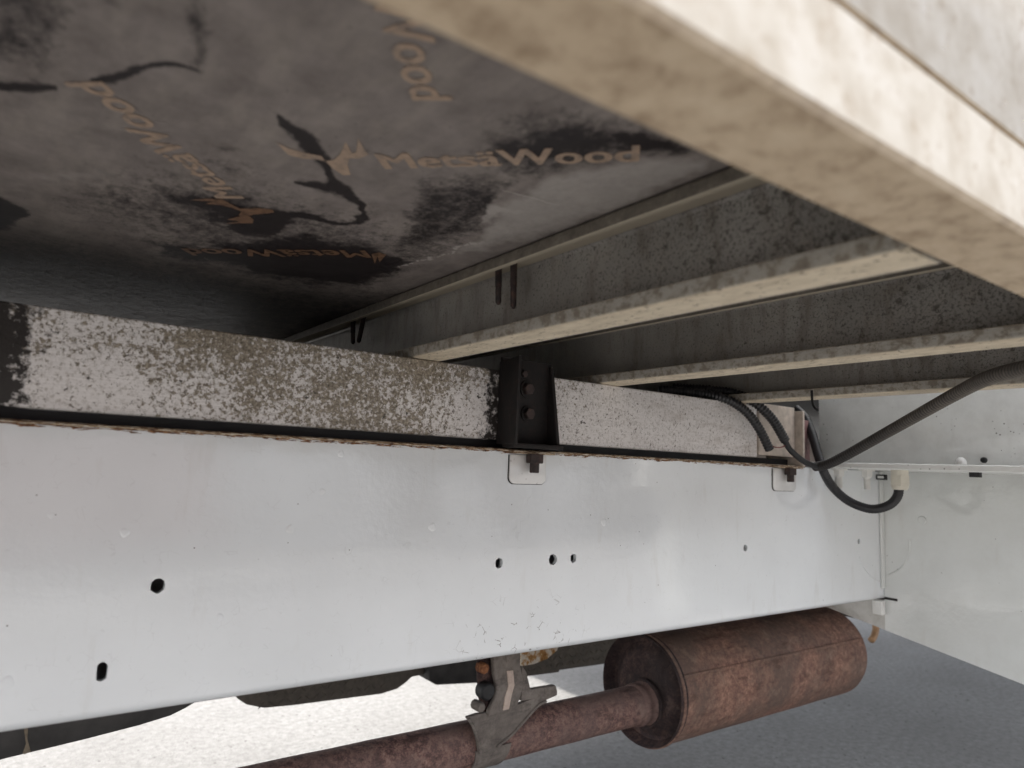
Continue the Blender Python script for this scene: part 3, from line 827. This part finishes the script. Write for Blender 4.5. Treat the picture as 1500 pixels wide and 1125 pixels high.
# clamp tabs under the rail edge, each with its bolt
def clamp_tab(px0, px1, pz1, bolt, label, nut_r):
    a = onY(px0, 690, YR); b = onY(px1, 690, YR); zlow = onY((px0+px1)/2, pz1, YR).z
    t = thing('clamp_tab', ((a.x+b.x)/2, YR-.001, zlow), label, 'clamp tab', 'white clamp tabs bolted under the rail edge')
    r = .007; P = [(a.x, ZT-.006), (a.x, zlow+r)]
    for k in range(1, 7):
        q = math.pi/2*k/6; P.append((a.x+r-r*math.cos(q), zlow+r-r*math.sin(q)))
    for k in range(0, 7):
        q = math.pi/2*k/6; P.append((b.x-r+r*math.sin(q), zlow+r-r*math.cos(q)))
    P += [(b.x, ZT-.006)]
    prism('plate', [(x, YR-.0022, z) for x, z in P], (0, .0020, 0), M['tab'], t, bev=.0004)
    # rust line that creeps out from behind the plate
    cx, cz = (a.x+b.x)/2, ZT-.01
    Q = [(cx+(x-cx)*1.035-(.0004 if x < cx else 0), z-(.0006 if z < ZT-.02 else 0)) for x, z in P]
    prism('rust_line', [(x, YR-.0006, z) for x, z in Q], (0, .0004, 0), M['dark_rust'], t)
    box('lip', a.x-.001, b.x+.006, YR-.010, YR-.0004, ZT-.0045, ZT-.0015, M['edge_rust'], t, bev=.0006)
    c = onY(*bolt, YR-.011)
    zt = ZT-.0046
    n_ = cyl('nut', (c.x, YR-.011, zt-.0095), (c.x, YR-.011, zt), [(0, nut_r*.92), (.1, nut_r), (1, nut_r)], M['bolt_rust'], t, n=6, smooth=False)
    cyl('thread_end', (c.x, YR-.011, zt-.0195), (c.x, YR-.011, zt-.009), [(0, nut_r*.48), (.08, nut_r*.55), (1, nut_r*.55)], M['bolt_rust'], t, n=14)
    return t
clamp_tab(745, 798, 709, (783, 680), 'white clamp tab outlined in rust, bolted under the rail edge below the black bracket', .0092)
clamp_tab(1131, 1164, 719, (1158, 700), 'white clamp tab with brown bolt, under the rail edge below the cut conduits', .0092)

# ------------------------------------------------------------------ white cross panel, its ledge and what hangs there
panel = thing('steel_bulkhead', (XR, .45, H-.28), 'pale grey-white steel cross panel meeting the chassis rail at a welded corner', 'bulkhead')
sl_ = (-.2258+.2783)/(.6894-.4055)
zb_at = lambda y: H-.2258+sl_*(y-.6894)
prism('face_plate', [(XR, .12, zb_at(.12)), (XR, YR-.0008, zb_at(YR)), (XR, YR-.0008, H+.0188), (XR, .12, H+.0188)], (.005, 0, 0), M['panel'], panel)
prism('inner_plate', [(XR+.0006, YR-.0008, zb_at(YR)), (XR+.0006, .90, zb_at(.90)), (XR+.0006, .90, ZB-.0015), (XR+.0006, YR-.0008, ZB-.0015)], (.004, 0, 0), M['grimy'], panel)
XL = 1.045
def ledge():
    V, F = [], []; ys = np.arange(.12, .668, .004)
    for i, y in enumerate(ys):
        j = mnoise.fractal(Vector((y*70, 2, 0)), 1, 2, 3)*.0007
        yy = float(y)
        V += [(XR, yy, H+.0190), (XL+.002, yy, H+.0190), (XL, yy, H+.0205), (XL+j*.5, yy, H+.0268+j), (XL+.002, yy, H+.0280+j), (XR, yy, H+.0282)]
        if i:
            b = 6*i
            for q in range(5): F.append((b-6+q, b-5+q, b+1+q, b+q))
    F += [(5, 4, 3, 2, 1, 0), tuple(6*(len(ys)-1)+k for k in range(6))]
    return link('ledge', mesh('ledge', V, F), M['upper'], panel, smooth=True)
ledge()
box('corner_seam', XR-.011, XR-.0004, YR-.0042, YR-.0002, H-.175, H+.0186, M['panel'], panel, bev=.0016)
def arc_px(P, fn, v, r, mat, parent, name):
    return tube(name, [fn(*p, v) for p in P], r, mat, parent, n=8, step=.003)
arc_px([(1333, 790), (1330, 815), (1318, 833), (1302, 842)], onX, XR-.0002, .0010, M['panel'], panel, 'weld_trace')
arc_px([(1258, 815), (1266, 832), (1278, 846), (1288, 851)], onY, YR-.0001, .0009, M['rail'], rail, 'weld_trace')
c = onX(1351, 762, XR)
cyl('plug', (XR-.0018, c.y, c.z), (XR+.001, c.y, c.z), [(0, .0058), (.5, .0066), (1, .0068)], M['panel'], panel, n=20)
# slotted notch and stop block at the rail's lower corner
nb = onY(1290, 889, YR+.002)
box('stop_block', XR-.016, XR-.004, YR-.004, YR+.012, ZB-.024, ZB-.0015, M['white_plastic'], panel, bev=.001)
box('notch', XR-.0012, XR-.0003, YR-.022, YR-.001, ZB+.0005, ZB+.0045, M['box_in'], panel, bev=.0003)

up = box('upper_panel', 1.140, 1.145, .12, .668, H+.0279, ZP-.001, M['upper'], bev=.0008, origin='base')
tag(up, 'speckled dusty white upper panel standing on the ledge behind the ribbed conduit', 'panel')

def on_ledge(px, py, x): return onX(px, py, x)
ZL = H+.0192
gl = on_ledge(1318, 700, 1.075)
gland = thing('cable_gland', (gl.x, gl.y, ZL-.03), 'cream hexagonal cable gland below the ledge with a black cable in it', 'cable gland')
cyl('hex_nut', (gl.x, gl.y, ZL-.0235), (gl.x, gl.y, ZL-.008), [(0, .0125), (.12, .0135), (1, .0135)], M['gland'], gland, n=6, smooth=False)
cyl('collar', (gl.x, gl.y, ZL-.008), (gl.x, gl.y, ZL+.001), [(0, .0118), (1, .0118)], M['gland'], gland, n=24)
cyl('dome', (gl.x, gl.y, ZL-.029), (gl.x, gl.y, ZL-.0230), [(0, .0095), (.4, .0112), (1, .0118)], M['gland'], gland, n=24)
def stud(px, label, big, tail):
    p = on_ledge(px, 700, 1.072)
    t = thing('painted_bolt', (p.x, p.y, ZL-.034), label, 'bolt', 'painted bolts hanging below the ledge')
    cyl('nut', (p.x, p.y, ZL-.0125), (p.x, p.y, ZL-.002), [(0, big*.9), (.15, big), (1, big)], M['white_plastic'], t, n=6, smooth=False)
    cyl('washer', (p.x, p.y, ZL-.0028), (p.x, p.y, ZL+.0006), [(0, big*1.45), (1, big*1.45)], M['white_plastic'], t, n=22)
    prof = [(0, tail*.8)]
    for k in range(8): prof += [(.06+k*.1, tail), (.11+k*.1, tail*.86)]
    cyl('thread', (p.x, p.y, ZL-.031), (p.x, p.y, ZL-.012), prof+[(1, tail)], M['white_plastic'], t, n=14)
stud(1229, 'cream painted bolt below the ledge, partly behind the looping black cable', .0085, .0052)
stud(1270, 'white painted bolt with threaded end below the ledge, between cable loop and slot', .0082, .0050)
sq = onX(1291, 699, 1.19)
so_ = thing('slot_clip', (sq.x, sq.y, sq.z-.004), 'small black-rimmed clip under the ledge beside the cream gland', 'clip')
box('rim', 1.188, 1.194, sq.y-.0085, sq.y+.0085, sq.z-.0045, sq.z+.0045, M['black'], so_, bev=.001)
box('insert', 1.1868, 1.190, sq.y-.005, sq.y+.005, sq.z-.002, sq.z+.002, M['panel'], so_, bev=.0005)
b2 = onX(1408, 682, 1.07)
bt = cyl('bolt_tip', (b2.x, b2.y, H+.0275), (b2.x, b2.y, H+.0385), [(0, .0068), (.5, .0066), (.85, .0045), (1, .002)], M['white_plastic'], n=18, origin='base')
tag(bt, 'small rounded white bolt tip standing up from the ledge', 'bolt')
b3 = onX(1429, 697, 1.10)
bc = box('rubber_stop', 1.095, 1.105, b3.y-.0065, b3.y+.0065, ZL-.007, ZL+.0005, M['black'], bev=.0008)
tag(bc, 'small black rubber stop under the ledge beside the white bolt tip', 'stop')
b4 = onX(1441, 674, 1.138)
sc_ = cyl('small_screw', (1.1345, b4.y, b4.z), (1.1405, b4.y, b4.z), [(0, .003), (.4, .0042), (1, .0042)], M['black'], n=12)
tag(sc_, 'tiny black screw head in the white upper panel just above the ledge', 'screw')

# ------------------------------------------------------------------ conduits and cables
def P3(L, fn): return [fn(x, y, v) for x, y, v in L]
c1 = tube('ribbed_conduit', P3([(1193, 684, .985), (1222, 676, .965), (1300, 633, .90), (1400, 577, .80), (1450, 553, .735), (1500, 540, .690), (1560, 531, .645), (1640, 523, .60)], onX),
          0.0070, M['conduit_dusty'], n=16, corr=.30, pitch=.0054)
tag(c1, 'thick dusty ribbed conduit rising across the white upper panel towards the side rail', 'conduit')
c2 = tube('ribbed_conduit', P3([(965, 571, .665), (1015, 575, .640), (1062, 584, .605), (1092, 602, .592), (1112, 628, .587), (1127, 658, .585)], onY), .0066, M['conduit'], n=14, corr=.22, pitch=.0046)
tag(c2, 'black ribbed conduit with a cut open end hanging in front of the bearer', 'conduit')
c3 = tube('ribbed_conduit', P3([(985, 568, .690), (1040, 571, .655), (1078, 577, .622), (1108, 592, .595), (1132, 615, .585), (1150, 645, .582)], onY), .0070, M['conduit'], n=14, corr=.22, pitch=.0046)
tag(c3, 'black ribbed conduit bending down in front of the end plate, ending in loose wires', 'conduit')
wr = tube('loose_cable', P3([(1148, 641, .582), (1156, 657, .580), (1172, 672, .578), (1186, 680, .5765), (1203, 685, .575)], onY), .0042, M['black'], n=10)
tag(wr, 'short black taped cable joining the bent conduit to the thick dusty conduit', 'cable')
w2 = tube('red_wire', P3([(1127, 650, .585), (1135, 655, .583), (1145, 655, .582), (1153, 651, .581)], onY), .0009, M['wire_red'], n=6, step=.002)
tag(w2, 'thin dark red wire between the two cut conduit ends', 'wire')
c4 = tube('cable_loop', P3([(1166, 598, .640), (1180, 613, .622), (1190, 637, .606), (1198, 665, .592), (1208, 694, .580)], onY)
          + P3([(1222, 716, 1.035), (1245, 735, 1.045), (1275, 745.5, 1.055), (1300, 741, 1.065), (1314, 728, 1.072), (1318, 708, 1.075)], onX),
          .0068, M['conduit'], n=14, corr=.05, pitch=.0034)
tag(c4, 'black cable looping from behind the end plate down and up into the gland', 'cable')
hk = tube('wire_hook', P3([(1189, 572, .8262), (1190, 588, .8250), (1193, 597, .824), (1198, 601, .822)], onX), .0016, M['black'], n=8, step=.002)
tag(hk, 'small bent black wire hook hanging below the cross member by the upper panel', 'hook')

# ------------------------------------------------------------------ exhaust
YE, ZE, RE = .85, H-.358, .0885
X0, X1 = .905, 1.490
mf = thing('exhaust_silencer', (1.2, YE, ZE-RE), 'rusty brown cylindrical exhaust silencer with inlet pipe beneath the rail', 'exhaust silencer')
cyl('shell', (X0, YE, ZE), (X1, YE, ZE), [(0, RE-.0015), (.002, RE+.0025), (.010, RE+.0028), (.014, RE)] + [(.05+.09*k, RE+.0003*math.sin(k*2.1)) for k in range(10)] + [(.955, RE), (.975, RE-.004), (.99, RE-.014), (1, RE-.03)], M['muffler'], mf, n=72, open_start=True)
# dished end cap
cyl('end_cap', (X0-.004, YE, ZE), (X0+.03, YE, ZE), [(.52, .004), (.50, .030), (.36, .046), (.34, .056), (.46, .064), (.62, .074), (.58, .080), (.30, .0845), (.05, .0870), (.0, .0885), (.15, .0898), (.5, .0885), (.9, .084)], M['cap'], mf, n=72)
# lock seam along the shell
ang = R_(200)
V, F = [], []
def seam():
    V, F = [], []; n = 60
    for i in range(n+1):
        x = X0+.010+(X1-X0-.035)*i/n
        for da, h in ((-1.6, .0002), (-1.1, .0022), (.6, .0026), (1.0, .0001)):
            a = R_(206)+R_(da)
            V.append((x, YE+(RE+h)*math.cos(a), ZE-(RE+h)*math.sin(a)+0))
        if i:
            b = 4*i
            for q in range(3): F.append((b-4+q, b-3+q, b+1+q, b+q))
    o = link('lock_seam', mesh('lock_seam', V, F), M['muffler'], mf, smooth=True)
seam()
ZPp, RP = H-.381, .0305
cyl('inlet_pipe', (-.25, YE, ZPp), (X0+.012, YE, ZPp), [(i/40, RP+.0002*math.sin(i*1.7)) for i in range(41)], M['pipe'], mf, n=48)
cyl('collar', (X0-.020, YE, ZPp), (X0+.006, YE, ZPp), [(0, RP+.0003), (.15, RP+.0026), (.45, RP+.0030), (.55, RP+.0012), (.8, RP+.0016), (1, RP+.0045)], M['pipe'], mf, n=48)

# hanger that carries the pipe
YH = .8135
hg = thing('exhaust_hanger', onY(740, 1040, YH), 'grey-brown exhaust hanger with rubber bush and bolts, clasping the rusty pipe', 'hanger')
def plate_px(name, pix, y, th, mat, bev=.0006, parent=hg):
    return prism(name, [onY(*p, y) for p in pix], (0, th, 0), mat, parent, bev=bev)
plate_px('saddle_plate', [(684, 1051), (700, 1046), (740, 1040), (792, 1018), (817, 1010), (817, 1019), (798, 1027), (786, 1036), (752, 1074), (728, 1094), (703, 1106), (700, 1085), (694, 1066)], YH-.003, .008, M['hanger'], .0022)
# saddle wraps under the pipe
def saddle():
    V, F = [], []; x0, x1 = onY(700, 1090, YH).x, onY(752, 1070, YH).x
    n = 14
    for i in range(n+1):
        a = R_(175+95*i/n); r = RP+.003
        w_ = (x1-x0)*(1-.25*i/n)
        V += [(x0, YE+r*math.cos(a), ZPp+r*math.sin(a)), (x0+w_, YE+r*math.cos(a), ZPp+r*math.sin(a)),
              (x0+w_, YE+(r-.0025)*math.cos(a), ZPp+(r-.0025)*math.sin(a)), (x0, YE+(r-.0025)*math.cos(a), ZPp+(r-.0025)*math.sin(a))]
        if i:
            b = 4*i
            for q in range(4): F.append((b-4+q, b-4+(q+1) % 4, b+(q+1) % 4, b+q))
    F += [(0, 1, 2, 3), (4*n+3, 4*n+2, 4*n+1, 4*n)]
    link('saddle_strap', mesh('saddle_strap', V, F), M['hanger'], hg, smooth=True)
saddle()
plate_px('strap', [(722, 940), (764, 936), (763, 975), (768, 1000), (764, 1018), (757, 1040), (716, 1050), (718, 1040), (727, 1022), (728, 1005), (724, 985)], YH-.010, .010, M['hanger'], .003)
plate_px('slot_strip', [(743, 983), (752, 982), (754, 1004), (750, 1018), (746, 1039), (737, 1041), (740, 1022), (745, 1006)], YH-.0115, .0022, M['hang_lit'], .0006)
plate_px('slot_strip', [(741, 955), (750, 954), (750, 970), (742, 971)], YH-.0115, .0022, M['hanger'], .0006)
plate_px('bracket_arm', [(765, 975), (772, 985), (778, 1010), (815, 1004), (817, 1013), (782, 1024), (764, 1028)], YH-.004, .010, M['hanger'], .0022)
plate_px('back_plate', [(702, 940), (724, 938), (726, 1046), (708, 1048), (702, 1020), (700, 990)], YH+.004, .004, M['cap'])
def pxcyl(name, pix, rpx, y0, y1, mat, n=20, parent=hg):
    c = onY(*pix, y0); r = abs(onY(pix[0], pix[1]+rpx, y0).z-c.z)
    return cyl(name, (c.x, y0, c.z), (c.x, y1, c.z), [(0, r*.8), (.15, r), (1, r)], mat, parent, n=n)
pxcyl('rubber_bush', (716, 1014), 13, YH-.010, YH+.006, M['black'])
pxcyl('bolt_head', (711, 980), 8.5, YH-.008, YH+.006, M['rustbolt'], 8)
pxcyl('bolt_head', (706, 1037), 7.5, YH-.012, YH+.006, M['hanger'], 12)

# ------------------------------------------------------------------ low things glimpsed under the rail
def under(name, pix, y, th, mat, label, cat, bev=.003):
    o = prism(name, [onY(*p, y) for p in pix], (0, th, 0), mat, None, bev=bev)
    return tag(o, label, cat)
mg = thing('mudguard', onY(120, 1085, .80), 'scuffed black plastic mudguard edge below the rail, with a streak of dried mud', 'mudguard')
prism('guard_shell', [onY(*p, .80) for p in [(-260, 1020), (-260, 1172), (0, 1114), (120, 1085), (205, 1063), (250, 1049), (272, 1038), (292, 1026), (310, 1000)]], (0, .12, 0), M['plastic'], mg, bev=.002)
prism('mud_streak', [onY(*p, .7993) for p in [(35, 1066), (41, 1066), (40, 1083), (45, 1101), (36, 1105), (33, 1104), (38, 1090)]], (0, .001, 0), M['mud'], mg)

# guard box on the far side: embossed sheet with diamond ribs
gb = thing('tread_plate_box', onY(480, 1030, 1.32), 'brown-grey box of diamond-patterned plate on the far side under the rail', 'box')
YG = 1.32
base_pix = [(340, 960), (341, 1010), (348, 1024), (362, 1033), (388, 1038), (430, 1034), (560, 1017), (582, 1010), (596, 1000), (604, 992), (622, 989), (622, 940)]
prism('box_shell', [onY(*p, YG) for p in base_pix], (0, .22, 0), M['tread'], gb, bev=.004)
def diamonds(x0, x1, z0, z1, y, parent, inside):
    V, F = [], []; s = .017
    nx = int((x1-x0)/s); nz = int((z1-z0)/s)
    for i in range(nx):
        for j in range(nz):
            cx, cz = x0+(i+.5*(j % 2))*s, z0+j*s
            if not inside(cx, cz): continue
            a = R_(45) if (i+j) % 2 else R_(-45)
            d = Vector((math.cos(a), 0, math.sin(a)))*.0078; e = Vector((-math.sin(a), 0, math.cos(a)))*.0026
            c_ = Vector((cx, y, cz)); b = len(V)
            V += [c_-d, c_-e, c_+d, c_+e, c_+Vector((0, -.0022, 0))-d*.4, c_+Vector((0, -.0022, 0))+d*.4]
            F += [(b, b+1, b+4), (b+1, b+5, b+4), (b+1, b+2, b+5), (b+2, b+3, b+5), (b+3, b+4, b+5), (b+3, b, b+4)]
    o = link('raised_ribs', mesh('raised_ribs', V, F), M['tread'], parent); o['kind'] = 'stuff'
pa, pb = onY(365, 1024, YG), onY(585, 1000, YG)
zmin = onY(400, 1034, YG).z
diamonds(pa.x+.005, pb.x-.01, zmin+.004, zmin+.16, YG-.0001, gb, lambda x, z: z > zmin+.003+.6*max(0, x-(pb.x-.035)) and z > zmin+.9*max(0, pa.x+.02-x))
db = thing('dark_underbody_box', onY(670, 1000, 1.30), 'black underbody box between the diamond-patterned box and the exhaust hanger', 'box')
prism('shell', [onY(*p, 1.30) for p in [(632, 930), (628, 980), (630, 998), (640, 1004), (720, 1000), (760, 990), (760, 930)]], (0, .2, 0), M['plastic'], db, bev=.004)
fb = thing('tread_plate_step', onY(840, 970, 1.34), 'brown-grey diamond-patterned step on the far side, just left of the silencer', 'step')
prism('shell', [onY(*p, 1.34) for p in [(766, 930), (766, 992), (820, 985), (820, 982), (900, 971), (1010, 958), (1010, 900)]], (0, .12, 0), M['tread'], fb, bev=.003)
fa, fc = onY(775, 985, 1.34), onY(990, 955, 1.34)
diamonds(fa.x, fc.x, fa.z+.006, fa.z+.16, 1.3399, fb, lambda x, z: True)
rw = prism('rusty_gusset', [onY(*p, .95) for p in [(764, 930), (764, 976), (782, 973), (802, 965), (816, 953), (824, 930)]], (0, .006, 0), M['rust_white'], None, bev=.0006)
tag(rw, 'white gusset eaten by orange rust, just behind the exhaust hanger strap', 'gusset')
rh = tube('rubber_hanger', P3([(1281, 905, .93), (1283, 920, .93), (1280, 932, .93), (1276, 938, .93)], onY), .008, M['copper'], n=12)
tag(rh, 'small tan rubber hanger at the far end of the silencer', 'hanger')
fr = box('inner_cross_beam', 1.56, 1.62, .7, YMAX-.1, H-.300, H-.225, M['shadow_steel'], bev=.004)
tag(fr, 'dark steel beam behind the far end of the silencer', 'beam')

# fold lines and a weld bead on the hanger
tube('weld_bead', [onY(*p, YH-.0035) for p in [(701, 1086), (695, 1068), (687, 1053)]], .0022, M['hanger'], hg, n=8, step=.003)
tube('weld_bead', [onY(*p, YH-.0035) for p in [(728, 1094), (752, 1074), (786, 1036), (800, 1027)]], .0020, M['hanger'], hg, n=8, step=.003)
# ring weld where the pipe enters the silencer
V, F = [], []; NN, mm = 64, 8
for i in range(NN):
    a = 2*math.pi*i/NN; rr = RP+.0055+rnd.uniform(-.0006, .0006)
    for k in range(mm):
        b = 2*math.pi*k/mm; q = .0036+rnd.uniform(-.0004, .0004)
        V.append((X0+.0075+q*math.sin(b), YE+(rr+q*math.cos(b))*math.cos(a), ZPp+(rr+q*math.cos(b))*math.sin(a)))
for i in range(NN):
    for k in range(mm): F.append((i*mm+k, ((i+1) % NN)*mm+k, ((i+1) % NN)*mm+(k+1) % mm, i*mm+(k+1) % mm))
link('weld_ring', mesh('weld_ring', V, F), M['cap'], mf, smooth=True)
# loose grit on the ground
V, F = [], []
for i in range(420):
    x, y = rnd.uniform(.1, 3.6), rnd.uniform(.85, 3.2); r = rnd.choice([.0012, .0016, .002, .0026, .0042])*rnd.uniform(.7, 1.2)
    b = len(V); a0 = rnd.uniform(0, 6.28)
    for k in range(5):
        a = a0+2*math.pi*k/5; q = r*rnd.uniform(.7, 1.2); V.append((x+q*math.cos(a), y+q*math.sin(a), .0002))
    V.append((x+rnd.uniform(-.3, .3)*r, y+rnd.uniform(-.3, .3)*r, r*rnd.uniform(.6, 1.0)))
    for k in range(5): F.append((b+k, b+(k+1) % 5, b+5))
M['grit'] = m_plain('dark_grit', (.13, .125, .118), .9, .5, 300)
gt = link('grit', mesh('grit', V, F), M['grit'])
tag(gt, 'small loose grit scattered over the concrete ground', 'grit', kind='stuff')
